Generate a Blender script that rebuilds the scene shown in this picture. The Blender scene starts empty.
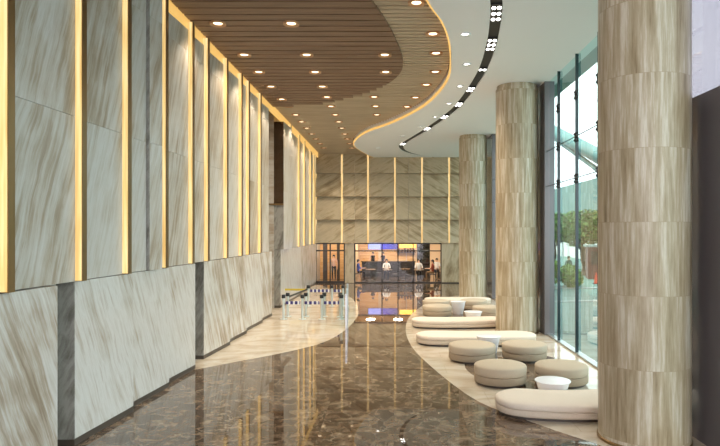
import bpy, bmesh, math, random
from mathutils import Vector, Matrix
random.seed(7)
C = bpy.context.scene.collection
sc = bpy.context.scene
PI = math.pi

# ------------------------------------------------------------------ camera, world, exposure
cam_d = bpy.data.cameras.new('camera')
cam = bpy.data.objects.new('camera', cam_d); C.objects.link(cam)
cam.location = (0, 0, 3.2); cam.rotation_euler = (PI/2, 0, 0)
cam_d.sensor_width = 36; cam_d.lens = 30
cam_d.shift_x = -34/720; cam_d.shift_y = 9/720
cam_d.clip_end = 400
sc.camera = cam
sc.view_settings.view_transform = 'Standard'
sc.view_settings.look = 'None'
sc.view_settings.gamma = 1.0
sc.view_settings.use_curve_mapping = False
sc.view_settings.exposure = 1.1

w = bpy.data.worlds.new('sky'); sc.world = w; w.use_nodes = True
wn, wl = w.node_tree.nodes, w.node_tree.links
wn.clear()
wo = wn.new('ShaderNodeOutputWorld'); wb = wn.new('ShaderNodeBackground')
wt = wn.new('ShaderNodeTexCoord'); wz = wn.new('ShaderNodeTexNoise'); wr = wn.new('ShaderNodeValToRGB')
wz.inputs['Scale'].default_value = 2.2; wz.inputs['Detail'].default_value = 4
wr.color_ramp.elements[0].position = .38; wr.color_ramp.elements[0].color = (.82, .78, .86, 1)
wr.color_ramp.elements[1].position = .60; wr.color_ramp.elements[1].color = (1, .92, .94, 1)
wl.new(wt.outputs['Generated'], wz.inputs['Vector']); wl.new(wz.outputs['Fac'], wr.inputs['Fac'])
wl.new(wr.outputs['Color'], wb.inputs['Color']); wb.inputs['Strength'].default_value = 2.3
wl.new(wb.outputs['Background'], wo.inputs['Surface'])
sun_d = bpy.data.lights.new('sun', 'SUN'); sun_d.energy = 4.0; sun_d.angle = .05; sun_d.color = (1, .96, .9)
sun = bpy.data.objects.new('sun', sun_d); C.objects.link(sun)
sun.rotation_euler = Vector((.45, -.25, -.9)).to_track_quat('-Z', 'Y').to_euler()

LAMP_W = 70.0      # each recessed ceiling lamp
GOLD_E = .41       # gold light strips
COL_GOLD = (1.0, .66, .28)

# ------------------------------------------------------------------ helpers
def link(o, parent=None):
    C.objects.link(o)
    if parent is not None: o.parent = parent
    return o
def props(o, label=None, cat=None, group=None, kind=None):
    if label: o['label'] = label
    if cat: o['category'] = cat
    if group: o['group'] = group
    if kind: o['kind'] = kind
    return o
def thing(name, label, cat, loc=(0, 0, 0), rotz=0, group=None):
    o = bpy.data.objects.new(name, None); o.empty_display_size = .2
    link(o); o.location = loc; o.rotation_euler = (0, 0, rotz)
    return props(o, label, cat, group, 'thing')

class MB:
    def __init__(s): s.v = []; s.f = []; s.mi = []; s.m = 0
    def add(s, vs, fs):
        n = len(s.v); s.v += [tuple(v) for v in vs]
        for f in fs: s.f.append(tuple(i+n for i in f)); s.mi.append(s.m)
    def box(s, x0, x1, y0, y1, z0, z1):
        s.hexa([(x0,y0),(x1,y0),(x1,y1),(x0,y1)], z0, z1)
    def hexa(s, q, z0, z1, q2=None):
        q2 = q2 or q
        s.add([(a,b,z0) for a,b in q] + [(a,b,z1) for a,b in q2],
              [(3,2,1,0),(4,5,6,7),(0,1,5,4),(1,2,6,5),(2,3,7,6),(3,0,4,7)])
    def prism(s, poly, z0, z1):
        n = len(poly)
        s.add([(a,b,z0) for a,b in poly]+[(a,b,z1) for a,b in poly],
              [tuple(range(n-1,-1,-1)), tuple(range(n,2*n))] + [(i,(i+1)%n,(i+1)%n+n,i+n) for i in range(n)])
    def rings(s, rings, cap0=True, cap1=True):
        n = len(rings[0]); vs = [p for r in rings for p in r]; fs = []
        for k in range(len(rings)-1):
            for i in range(n):
                j = (i+1) % n
                fs.append((k*n+i, k*n+j, (k+1)*n+j, (k+1)*n+i))
        if cap0: fs.append(tuple(range(n-1,-1,-1)))
        if cap1: fs.append(tuple(range((len(rings)-1)*n, len(rings)*n)))
        s.add(vs, fs)
    def lathe(s, prof, n=48, c=(0,0)):
        s.rings([[(c[0]+r*math.cos(2*PI*i/n), c[1]+r*math.sin(2*PI*i/n), z) for i in range(n)] for r, z in prof])
    def tube(s, pts, r, n=8):
        pts = [Vector(p) for p in pts]; rs = []
        for i, p in enumerate(pts):
            t = (pts[min(i+1,len(pts)-1)] - pts[max(i-1,0)]).normalized()
            u = t.cross(Vector((0,0,1)));  u = u if u.length > .05 else t.cross(Vector((1,0,0)))
            u.normalize(); v = t.cross(u)
            rr = r[i] if isinstance(r, (list,tuple)) else r
            rs.append([tuple(p + u*rr*math.cos(2*PI*k/n) - v*rr*math.sin(2*PI*k/n)) for k in range(n)])
        s.rings(rs)
    def blob(s, c, r, nu=12, nv=8):
        rs = []
        for j in range(nv+1):
            a = -PI/2 + PI*(j+.001)/(nv+.002)
            rs.append([(c[0]+r[0]*math.cos(a)*math.cos(2*PI*i/nu), c[1]+r[1]*math.cos(a)*math.sin(2*PI*i/nu), c[2]+r[2]*math.sin(a)) for i in range(nu)])
        s.rings(rs)
    def build(s, name, mats, parent=None, smooth=False, bevel=0, angle=40):
        me = bpy.data.meshes.new(name); me.from_pydata(s.v, [], s.f)
        mats = mats if isinstance(mats, (list,tuple)) else [mats]
        for m in mats: me.materials.append(m)
        me.polygons.foreach_set('material_index', s.mi)
        me.update()
        bm = bmesh.new(); bm.from_mesh(me); bmesh.ops.recalc_face_normals(bm, faces=bm.faces)
        if bevel: bmesh.ops.bevel(bm, geom=bm.edges[:], offset=bevel, segments=2, profile=.6, affect='EDGES')
        bm.to_mesh(me); bm.free()
        if smooth:
            me.shade_smooth()
            try: me.set_sharp_from_angle(angle=math.radians(angle))
            except Exception: pass
        o = bpy.data.objects.new(name, me)
        return link(o, parent)
def struct(name, mb, mat, parent=None, **k):
    o = mb.build(name, mat, parent, **k); o['kind'] = 'structure'; return o
def copy_tree(o, parent=None):
    c = o.copy(); link(c, parent)
    for ch in list(o.children): copy_tree(ch, c)
    return c
def catmull(P, closed=False, n=8):
    out = []; N = len(P)
    for i in range(N if closed else N-1):
        g = lambda k: P[k % N] if closed else P[max(0, min(N-1, k))]
        a, b, c, d = g(i-1), g(i), g(i+1), g(i+2)
        for k in range(n):
            t = k/n
            out.append(tuple(.5*(2*b[j]+(c[j]-a[j])*t+(2*a[j]-5*b[j]+4*c[j]-d[j])*t*t+(3*b[j]-a[j]-3*c[j]+d[j])*t**3) for j in (0,1)))
    if not closed: out.append(P[-1])
    return out
def interp(curve, y):      # curve: list of (x, y) with y rising
    if y <= curve[0][1]: return curve[0][0]
    for (x0,y0),(x1,y1) in zip(curve, curve[1:]):
        if y <= y1: return x0 + (x1-x0)*(y-y0)/max(1e-6, y1-y0)
    return curve[-1][0]

# ------------------------------------------------------------------ materials
def mat(name, col=(.5,.5,.5), rough=.5, metal=0, spec=.5, emit=None, es=0):
    m = bpy.data.materials.new(name); m.use_nodes = True
    b = m.node_tree.nodes['Principled BSDF']
    b.inputs['Base Color'].default_value = (*col, 1); b.inputs['Roughness'].default_value = rough
    b.inputs['Metallic'].default_value = metal; b.inputs['Specular IOR Level'].default_value = spec
    if emit: b.inputs['Emission Color'].default_value = (*emit, 1); b.inputs['Emission Strength'].default_value = es
    return m
def N(m, t, **kw):
    n = m.node_tree.nodes.new(t)
    for k, v in kw.items(): setattr(n, k, v)
    return n
def L(m, a, b): m.node_tree.links.new(a, b)
def ramp(m, stops):
    r = N(m, 'ShaderNodeValToRGB'); e = r.color_ramp.elements
    while len(e) < len(stops): e.new(.5)
    for i, (p, c) in enumerate(stops): e[i].position = p; e[i].color = (*c, 1)
    return r
def math_n(m, op, a, b=None):
    n = N(m, 'ShaderNodeMath', operation=op)
    for i, v in enumerate((a, b)):
        if v is None: continue
        if isinstance(v, (int, float)): n.inputs[i].default_value = v
        else: L(m, v, n.inputs[i])
    return n.outputs[0]
def dotv(m, vec, d):
    n = N(m, 'ShaderNodeVectorMath', operation='DOT_PRODUCT'); L(m, vec, n.inputs[0]); n.inputs[1].default_value = d
    return n.outputs['Value']
def fabric(name, col, rough=.9, scale=260, amt=.25):
    m = mat(name, col, rough, spec=.2); b = m.node_tree.nodes['Principled BSDF']
    tc = N(m, 'ShaderNodeTexCoord'); nz = N(m, 'ShaderNodeTexNoise'); nz.inputs['Scale'].default_value = scale
    L(m, tc.outputs['Object'], nz.inputs['Vector'])
    r = ramp(m, [(.3, tuple(c*(1-amt) for c in col)), (.7, tuple(min(1, c*(1+amt*.4)) for c in col))])
    L(m, nz.outputs['Fac'], r.inputs['Fac']); L(m, r.outputs['Color'], b.inputs['Base Color'])
    bp = N(m, 'ShaderNodeBump'); bp.inputs['Strength'].default_value = .15; bp.inputs['Distance'].default_value = .002
    L(m, nz.outputs['Fac'], bp.inputs['Height']); L(m, bp.outputs['Normal'], b.inputs['Normal'])
    return m
def streak_stone(name, along, across, third, stops, rough=.25, freq=(10, .6), vary=.10, patch=.26):
    """veined stone: bands run along the direction ALONG inside each slab; every slab gets its own offset"""
    m = mat(name, rough=rough, spec=.45); b = m.node_tree.nodes['Principled BSDF']
    tc = N(m, 'ShaderNodeTexCoord'); oi = N(m, 'ShaderNodeObjectInfo')
    off = N(m, 'ShaderNodeVectorMath', operation='SCALE'); cx = N(m, 'ShaderNodeCombineXYZ')
    for k in range(3): L(m, oi.outputs['Random'], cx.inputs[k])
    L(m, cx.outputs[0], off.inputs[0]); off.inputs['Scale'].default_value = 37.0
    ad = N(m, 'ShaderNodeVectorMath', operation='ADD'); L(m, tc.outputs['Object'], ad.inputs[0]); L(m, off.outputs[0], ad.inputs[1])
    p = ad.outputs[0]
    wob = N(m, 'ShaderNodeTexNoise'); wob.inputs['Scale'].default_value = .9; wob.inputs['Detail'].default_value = 3; L(m, p, wob.inputs['Vector'])
    wv = math_n(m, 'MULTIPLY', math_n(m, 'SUBTRACT', wob.outputs['Fac'], .5), .2)
    u = math_n(m, 'MULTIPLY', math_n(m, 'ADD', dotv(m, p, across), wv), freq[0])
    v = math_n(m, 'MULTIPLY', dotv(m, p, along), freq[1])
    t = math_n(m, 'MULTIPLY', dotv(m, p, third), .6)
    cv = N(m, 'ShaderNodeCombineXYZ'); L(m, u, cv.inputs[0]); L(m, v, cv.inputs[1]); L(m, t, cv.inputs[2])
    nz = N(m, 'ShaderNodeTexNoise'); nz.inputs['Scale'].default_value = 1.0; nz.inputs['Detail'].default_value = 8; nz.inputs['Roughness'].default_value = .68
    L(m, cv.outputs[0], nz.inputs['Vector'])
    big = N(m, 'ShaderNodeTexNoise'); big.inputs['Scale'].default_value = .33; big.inputs['Detail'].default_value = 2; L(m, cv.outputs[0], big.inputs['Vector'])
    pt = N(m, 'ShaderNodeTexNoise'); pt.inputs['Scale'].default_value = 1.5; pt.inputs['Detail'].default_value = 5; L(m, p, pt.inputs['Vector'])
    f = math_n(m, 'ADD', math_n(m, 'MULTIPLY', nz.outputs['Fac'], .60), math_n(m, 'MULTIPLY', big.outputs['Fac'], .24))
    f = math_n(m, 'ADD', f, math_n(m, 'MULTIPLY', pt.outputs['Fac'], patch))
    f = math_n(m, 'ADD', f, math_n(m, 'MULTIPLY', math_n(m, 'SUBTRACT', oi.outputs['Random'], .5), vary))
    r = ramp(m, stops); L(m, f, r.inputs['Fac']); L(m, r.outputs['Color'], b.inputs['Base Color'])
    return m

def S(*h):   # sRGB 0-255 -> linear
    return tuple((c/255/12.92 if c/255 <= .04045 else ((c/255+.055)/1.055)**2.4) for c in h)

s2 = math.sqrt(.5)
WALL_STOPS = [(.36, S(136,118,100)), (.46, S(162,148,132)), (.53, S(180,172,163)), (.62, S(194,190,187)), (.74, S(172,162,151))]
LOW_STOPS = [(.38, S(142,127,110)), (.46, S(168,155,141)), (.53, S(188,181,174)), (.62, S(202,198,195)), (.72, S(176,166,155))]
DARK_STOPS = [(.36, S(70,66,62)), (.46, S(112,108,102)), (.56, S(150,147,142)), (.68, S(96,90,82))]
ca, sa = math.cos(math.radians(71)), math.sin(math.radians(71))
M_up = streak_stone('grey_veined_marble', (0,ca,sa), (0,-sa,ca), (1,0,0), WALL_STOPS, .28)
ca, sa = math.cos(math.radians(66)), math.sin(math.radians(66))
M_low = streak_stone('pale_veined_marble', (0,-ca,sa), (0,sa,ca), (1,0,0), LOW_STOPS, .22)
M_end = streak_stone('shaded_grey_marble', (ca,0,sa), (-sa,0,ca), (0,1,0), DARK_STOPS, .2, (4,.9))  # end faces turn from the light; that shade is put into their colour
BACK_STOPS = [(.40, S(140,120,92)), (.49, S(176,156,126)), (.57, S(202,184,156)), (.68, S(186,168,142))]
ca, sa = math.cos(math.radians(30)), math.sin(math.radians(30))
M_backA = streak_stone('beige_marble_rising', (ca,0,sa), (-sa,0,ca), (0,1,0), BACK_STOPS, .3, (5.5,.6), .08)
M_backB = streak_stone('beige_marble_falling', (ca,0,-sa), (sa,0,ca), (0,1,0), BACK_STOPS, .3, (5.5,.6), .08)
M_pale = streak_stone('pale_pier_marble', (.2,0,1), (1,0,-.2), (0,1,0), BACK_STOPS, .25, (2.5,.5))

def column_stone():
    m = mat('travertine_cladding', rough=.33, spec=.45); b = m.node_tree.nodes['Principled BSDF']
    tc = N(m, 'ShaderNodeTexCoord'); oi = N(m, 'ShaderNodeObjectInfo'); sx = N(m, 'ShaderNodeSeparateXYZ'); L(m, tc.outputs['Object'], sx.inputs[0])
    ang = math_n(m, 'MULTIPLY', math_n(m, 'ARCTAN2', sx.outputs[1], sx.outputs[0]), 6/(2*PI))
    zc = math_n(m, 'DIVIDE', math_n(m, 'ADD', sx.outputs[2], .98), 1.08); zi = math_n(m, 'FLOOR', zc)
    half = math_n(m, 'MULTIPLY', math_n(m, 'MODULO', zi, 2.0), .5)
    aa = math_n(m, 'ADD', math_n(m, 'ADD', ang, half), 10.2); ai = math_n(m, 'FLOOR', math_n(m, 'MODULO', aa, 6.0))
    cv = N(m, 'ShaderNodeCombineXYZ'); L(m, ai, cv.inputs[0]); L(m, zi, cv.inputs[1]); L(m, math_n(m, 'MULTIPLY', oi.outputs['Random'], 91.0), cv.inputs[2])
    wn_ = N(m, 'ShaderNodeTexWhiteNoise', noise_dimensions='3D'); L(m, cv.outputs[0], wn_.inputs['Vector'])
    u = math_n(m, 'ADD', math_n(m, 'MULTIPLY', ang, 4.6), math_n(m, 'MULTIPLY', wn_.outputs['Value'], 60.0))
    v = math_n(m, 'MULTIPLY', sx.outputs[2], .42)
    c2 = N(m, 'ShaderNodeCombineXYZ'); L(m, u, c2.inputs[0]); L(m, v, c2.inputs[1]); L(m, oi.outputs['Random'], c2.inputs[2])
    nz = N(m, 'ShaderNodeTexNoise'); nz.inputs['Scale'].default_value = 1.6; nz.inputs['Detail'].default_value = 8; nz.inputs['Roughness'].default_value = .66; L(m, c2.outputs[0], nz.inputs['Vector'])
    f = math_n(m, 'ADD', nz.outputs['Fac'], math_n(m, 'MULTIPLY', math_n(m, 'SUBTRACT', wn_.outputs['Value'], .5), .08))
    r = ramp(m, [(.28, S(130,110,82)), (.41, S(162,145,117)), (.52, S(182,167,142)), (.63, S(208,199,182)), (.76, S(176,161,135))])
    L(m, f, r.inputs['Fac'])
    # joints
    fz = math_n(m, 'FRACT', zc); fa = math_n(m, 'FRACT', aa)
    j = math_n(m, 'MAXIMUM', math_n(m, 'LESS_THAN', fz, .006), math_n(m, 'LESS_THAN', fa, .005))
    mx = N(m, 'ShaderNodeMix', data_type='RGBA'); L(m, j, mx.inputs['Factor']); L(m, r.outputs['Color'], mx.inputs[6]); mx.inputs[7].default_value = (*S(166,148,122), 1)
    L(m, mx.outputs[2], b.inputs['Base Color'])
    return m
M_col = column_stone()

def dark_floor():
    m = mat('dark_emperador_marble', rough=.022, spec=.95); b = m.node_tree.nodes['Principled BSDF']
    tc = N(m, 'ShaderNodeTexCoord'); p = tc.outputs['Object']
    br = N(m, 'ShaderNodeTexBrick'); br.offset = 0; br.inputs['Scale'].default_value = 1.0
    br.inputs['Brick Width'].default_value = 1.2; br.inputs['Row Height'].default_value = .6; br.inputs['Mortar Size'].default_value = .004
    br.inputs['Color1'].default_value = (0,0,0,1); br.inputs['Color2'].default_value = (1,1,1,1); br.inputs['Mortar'].default_value = (.5,.5,.5,1)
    L(m, p, br.inputs['Vector'])
    # every tile its own offset
    sc_ = N(m, 'ShaderNodeVectorMath', operation='SCALE'); L(m, br.outputs['Color'], sc_.inputs[0]); sc_.inputs['Scale'].default_value = 3.0
    ad = N(m, 'ShaderNodeVectorMath', operation='ADD'); L(m, p, ad.inputs[0]); L(m, sc_.outputs[0], ad.inputs[1])
    n1 = N(m, 'ShaderNodeTexNoise'); n1.inputs['Scale'].default_value = 3.2; n1.inputs['Detail'].default_value = 9; n1.inputs['Roughness'].default_value = .68; n1.inputs['Distortion'].default_value = .8
    L(m, ad.outputs[0], n1.inputs['Vector'])
    r = ramp(m, [(.30, S(54,40,31)), (.45, S(90,71,56)), (.55, S(118,97,79)), (.70, S(164,143,119))]); L(m, n1.outputs['Fac'], r.inputs['Fac'])
    vo = N(m, 'ShaderNodeTexVoronoi', feature='DISTANCE_TO_EDGE'); vo.inputs['Scale'].default_value = 2.6
    nv = N(m, 'ShaderNodeVectorMath', operation='ADD'); ns = N(m, 'ShaderNodeVectorMath', operation='SCALE'); ns.inputs['Scale'].default_value = .55
    L(m, n1.outputs['Color'], ns.inputs[0]); L(m, ad.outputs[0], nv.inputs[0]); L(m, ns.outputs[0], nv.inputs[1]); L(m, nv.outputs[0], vo.inputs['Vector'])
    vr = ramp(m, [(0, (1,1,1)), (.035, (0,0,0))]); L(m, vo.outputs['Distance'], vr.inputs['Fac'])
    mk = N(m, 'ShaderNodeTexNoise'); mk.inputs['Scale'].default_value = 1.3; L(m, p, mk.inputs['Vector'])
    mr = ramp(m, [(.42, (0,0,0)), (.62, (.75,.75,.75))]); L(m, mk.outputs['Fac'], mr.inputs['Fac'])
    fac = math_n(m, 'MULTIPLY', vr.outputs['Color'], mr.outputs['Color'])
    mx = N(m, 'ShaderNodeMix', data_type='RGBA'); L(m, fac, mx.inputs['Factor']); L(m, r.outputs['Color'], mx.inputs[6]); mx.inputs[7].default_value = (*S(186,170,150), 1)
    mo = N(m, 'ShaderNodeMix', data_type='RGBA'); L(m, math_n(m, 'MULTIPLY', br.outputs['Fac'], .6), mo.inputs['Factor']); L(m, mx.outputs[2], mo.inputs[6]); mo.inputs[7].default_value = (*S(40,28,20), 1)
    L(m, mo.outputs[2], b.inputs['Base Color'])
    return m
M_floor = dark_floor()
def beige_floor():
    m = mat('beige_marble', rough=.08, spec=.5); b = m.node_tree.nodes['Principled BSDF']
    tc = N(m, 'ShaderNodeTexCoord'); p = tc.outputs['Object']
    n1 = N(m, 'ShaderNodeTexNoise'); n1.inputs['Scale'].default_value = 1.7; n1.inputs['Detail'].default_value = 8; n1.inputs['Distortion'].default_value = .6
    mp = N(m, 'ShaderNodeMapping'); mp.inputs['Scale'].default_value = (.8, 1.1, 1); L(m, p, mp.inputs['Vector']); L(m, mp.outputs[0], n1.inputs['Vector'])
    r = ramp(m, [(.30, S(178,160,140)), (.46, S(200,185,166)), (.62, S(214,202,187)), (.75, S(192,177,158))]); L(m, n1.outputs['Fac'], r.inputs['Fac'])
    br = N(m, 'ShaderNodeTexBrick'); br.offset = .5; br.inputs['Scale'].default_value = 1.0; br.inputs['Brick Width'].default_value = 1.2; br.inputs['Row Height'].default_value = .8; br.inputs['Mortar Size'].default_value = .004
    L(m, p, br.inputs['Vector'])
    mo = N(m, 'ShaderNodeMix', data_type='RGBA'); L(m, math_n(m, 'MULTIPLY', br.outputs['Fac'], .5), mo.inputs['Factor']); L(m, r.outputs['Color'], mo.inputs[6]); mo.inputs[7].default_value = (*S(140,118,90), 1)
    L(m, mo.outputs[2], b.inputs['Base Color'])
    return m
M_beige = beige_floor()
def wood(name, c0, c1, rough=.5):
    m = mat(name, rough=rough, spec=.3); b = m.node_tree.nodes['Principled BSDF']
    tc = N(m, 'ShaderNodeTexCoord'); mp = N(m, 'ShaderNodeMapping'); mp.inputs['Scale'].default_value = (.6, 9, 9); L(m, tc.outputs['Object'], mp.inputs['Vector'])
    n1 = N(m, 'ShaderNodeTexNoise'); n1.inputs['Scale'].default_value = 1.5; n1.inputs['Detail'].default_value = 5; L(m, mp.outputs[0], n1.inputs['Vector'])
    r = ramp(m, [(.35, c0), (.65, c1)]); L(m, n1.outputs['Fac'], r.inputs['Fac']); L(m, r.outputs['Color'], b.inputs['Base Color'])
    return m
M_walnut = wood('walnut_slat', S(124,97,77), S(148,119,97))
M_oak = wood('oak_slat', S(184,164,138), S(204,186,160))
M_gap = mat('slat_gap_lining', S(104,80,60), .8)
M_white = mat('white_plaster', S(247,246,249), .7)
M_black = mat('black_slot_lining', S(30,29,30), .5)
M_gold = mat('gold_light_strip', S(200,160,90), .35, emit=COL_GOLD, es=GOLD_E)
def gold_strip():
    m = M_gold; b = m.node_tree.nodes['Principled BSDF']
    tc = N(m, 'ShaderNodeTexCoord'); mp = N(m, 'ShaderNodeMapping'); mp.inputs['Scale'].default_value = (14, .3, .55); L(m, tc.outputs['Object'], mp.inputs['Vector'])
    nz = N(m, 'ShaderNodeTexNoise'); nz.inputs['Scale'].default_value = 1.6; nz.inputs['Detail'].default_value = 4; L(m, mp.outputs[0], nz.inputs['Vector'])
    r = ramp(m, [(.36, (.66,.42,.16)), (.5, (.92,.66,.29)), (.62, (1.0,.80,.45))]); L(m, nz.outputs['Fac'], r.inputs['Fac']); L(m, r.outputs['Color'], b.inputs['Emission Color'])
gold_strip()
M_cove = mat('gold_cove_light', S(200,160,90), .4, emit=(1.0,.60,.18), es=.34)
M_bronze = mat('brushed_bronze', S(138,112,76), .32, metal=.85)
M_plinth = mat('dark_plinth', S(70,60,52), .4)
M_bwin = mat('black_window_frame', S(26,24,24), .35)
M_steel = mat('satin_steel', S(185,190,192), .28, metal=.9)
M_mull = mat('dark_glass_fin', S(26,44,48), .2, spec=.6)
M_pier = mat('dark_polished_granite', S(112,107,110), .16, spec=.5)
M_lampw = mat('warm_lamp_lens', (1,1,1), .4, emit=(1.0,.76,.46), es=1.6)
M_lampc = mat('white_lamp_lens', (1,1,1), .4, emit=(1.0,.97,.92), es=6)
M_ring = mat('glow_trim_ring', S(196,150,110), .4)  # trim ring coloured amber to carry the glow around the lens
M_ringw = mat('white_trim_ring', S(225,225,225), .4)
M_bench = fabric('ivory_fabric', S(232,217,202))
M_bench2 = fabric('ivory_band_fabric', S(212,196,178))
M_pouf = fabric('taupe_fabric', S(194,178,158))
M_pouf2 = fabric('taupe_band_fabric', S(170,153,132))
M_table = mat('white_lacquer', S(240,240,244), .25)
M_mirror = mat('bronze_mirror', S(92,74,58), .06, metal=.7)
def glass(name, tint, refl=.08, r=0.0):
    m = bpy.data.materials.new(name); m.use_nodes = True; n = m.node_tree.nodes; n.clear()
    o = N(m, 'ShaderNodeOutputMaterial'); tr = N(m, 'ShaderNodeBsdfTransparent'); gl = N(m, 'ShaderNodeBsdfGlossy'); mx = N(m, 'ShaderNodeMixShader'); lw = N(m, 'ShaderNodeLayerWeight')
    tr.inputs['Color'].default_value = (*tint, 1); gl.inputs['Roughness'].default_value = r; gl.inputs['Color'].default_value = (1,1,1,1)
    lw.inputs['Blend'].default_value = .25
    f = math_n(m, 'ADD', math_n(m, 'MULTIPLY', lw.outputs['Fresnel'], .35), refl*.3)
    L(m, f, mx.inputs['Fac']); L(m, tr.outputs[0], mx.inputs[1]); L(m, gl.outputs[0], mx.inputs[2]); L(m, mx.outputs[0], o.inputs['Surface'])
    return m
M_glass = glass('teal_tinted_glass', (.57,.79,.755))
M_shopglass = glass('clear_shop_glass', (.93,.95,.94))
M_barrier = glass('aqua_barrier_glass', (.62,.80,.78), .3)
M_darkglass = glass('grey_tinted_glass', (.42,.44,.47), .2)

# ------------------------------------------------------------------ floor
ZW, ZS, ZG = 7.87, 8.04, 8.10      # white soffit, dark slats, oak slats
XG, YB = 4.8, 37.6                  # facade plane, back wall plane
mb = MB(); mb.box(-6, 5.0, -6, 47, -.3, 0)
floor = struct('floor', mb, M_floor)
right_isl = catmull([(3.3,8.6),(3.06,9.06),(2.74,9.48),(2.26,10.2),(1.65,11.2),(1.26,12.5),(.84,14.5),(.50,16.7),(.38,19.2),(.52,22.1),(.98,24.9),(1.75,27.6),(2.9,29.8),(4.0,31.0),(4.78,31.4),(4.78,26),(4.78,20),(4.78,14),(4.78,9.5),(4.6,8.2),(3.9,8.1)], True, 5)
mb = MB(); mb.prism(right_isl, 0, .003); struct('beige_inlay', mb, M_beige, floor)
left_isl = catmull([(-4.9,13.95),(-4.6,14.0),(-3.9,14.8),(-2.94,15.9),(-2.05,17.4),(-1.6,19.6),(-1.40,22.3),(-1.48,24.8),(-2.05,29),(-3.2,32.6),(-4.3,35.6),(-4.9,36.6),(-5.4,36.6),(-5.4,30),(-5.4,25),(-5.4,20),(-5.2,14.2)], True, 5)
mb = MB(); mb.prism(left_isl, 0, .003); struct('beige_inlay', mb, M_beige, floor)
for cx, cy, rx, ry in ((3.0,14.1,1.32,1.95),(2.75,23.6,1.25,1.9)):
    mb = MB(); mb.prism([(cx+rx*math.cos(2*PI*i/48), cy+ry*math.sin(2*PI*i/48)) for i in range(48)], .001, .005)
    struct('dark_inlay', mb, M_floor, floor)

# ------------------------------------------------------------------ left wall
mb = MB(); mb.box(-5.9,-5.05,-6,22.6,0,8.3); mb.box(-5.9,-5.6,22.6,25.2,0,8.3); mb.box(-5.9,-5.05,25.2,47,0,8.3)
wl_ = struct('wall_left', mb, M_up)
def slab(name, m, y0, y1, z0, z1, xa, xb, back=-5.06, bev=.003):
    mb = MB(); mb.hexa([(back,y0),(xa,y0),(xb,y1),(back,y1)], z0, z1)
    return struct(name, mb, m, wl_, bevel=bev)
# lower stone modules, each a saw-tooth row of panels with an end face darkened in colour for shade
mods = [[-6,-3.6,-1.2,1.2,3.6,5.9,8.29],[8.98,10.7,12.4,14.03],[15.08,17.0,18.9,21.2,22.85],[25.3,30.8,37.5]]
for mod in mods:
    for i in range(len(mod)-1):
        slab('lower_panel', M_low, mod[i]+.006, mod[i+1]-.006, .10, 2.46, -4.785 if mod[i] < 30 else -4.87, -4.645 if mod[0] < 25 else (-4.74 if i == 0 else -4.86))
        mb = MB(); mb.hexa([(-5.05,mod[i]),(-4.782 if mod[i] < 30 else -4.87,mod[i]),(-4.642 if mod[0] < 25 else (-4.74 if i == 0 else -4.86),mod[i+1]),(-5.05,mod[i+1])], 0, .10); struct('plinth', mb, M_plinth, wl_)
    if mod[0] > 0:
        mb = MB(); mb.box(-5.58 if mod[0] > 20 else -5.06, -4.778, mod[0]-.02, mod[0]+.006, .10, 2.46); struct('end_panel', mb, M_end, wl_)
# upper panels between gold fins; the far end of the wall drifts outward a little
drift = lambda y: max(0, y-27)*.019
fins = [.9,2.5,4.05,5.55,7.17,8.88,10.42,12.15,13.76,14.9,16.6,18.2,19.1,20.8,26.9,29.7,31.7,34.4,36.3]
courses = [(2.47,4.906),(4.910,7.336),(7.340,7.84)]
spans = [(-6,.9)] + [(a+.14,b) for a,b in zip(fins,fins[1:]) if not (a < 21 and b > 25)] + [(20.94,22.6),(25.25,26.9),(36.44,37.5)]
for (a,b) in spans:
    parts_ = [(a,b,0.0)]
    if a == 25.25: parts_ = [(a,b,.13)]
    if abs(b-12.15) < .01: parts_ = [(a,11.42,0.0),(11.44,11.93,.11),(11.94,b,0.0)]
    for (y0,y1,dx) in parts_:
        for (z0,z1) in courses:
            slab('upper_panel', M_up, y0+.004, y1-.004, z0, z1, -4.77+dx-drift(y0), -4.715+dx-drift(y1))
        if dx == .11:
            mb = MB(); mb.box(-4.78, -4.658, y0-.016, y0+.003, 2.47, 7.84); struct('end_panel', mb, M_end, wl_)
for y in fins:
    dx = -drift(y)
    mb = MB(); mb.box(-4.79+dx, -4.615+dx, y+.012, y+.14, 2.47, 8.02); struct('light_fin', mb, M_bronze, wl_)
    mb = MB(); mb.box(-4.77+dx, -4.63+dx, y, y+.012, 2.48, 8.02); struct('light_strip', mb, M_gold, wl_)
# tall recess: end face of the next module, stone below, bronze mirror above a lit ledge
mb = MB(); mb.box(-5.58,-4.645,25.22,25.25,2.47,4.32); struct('end_panel', mb, M_end, wl_)
mb = MB(); mb.box(-5.58,-4.645,25.22,25.25,4.40,7.84); struct('mirror_panel', mb, M_mirror, wl_)
mb = MB(); mb.box(-5.58,-4.64,25.16,25.25,4.32,4.40); struct('ledge', mb, M_bronze, wl_)
# cove light along the top of the wall
mb = MB(); mb.box(-4.80,-4.74,-6,37.5,7.85,8.2); struct('cove_light', mb, M_cove, wl_)

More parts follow.
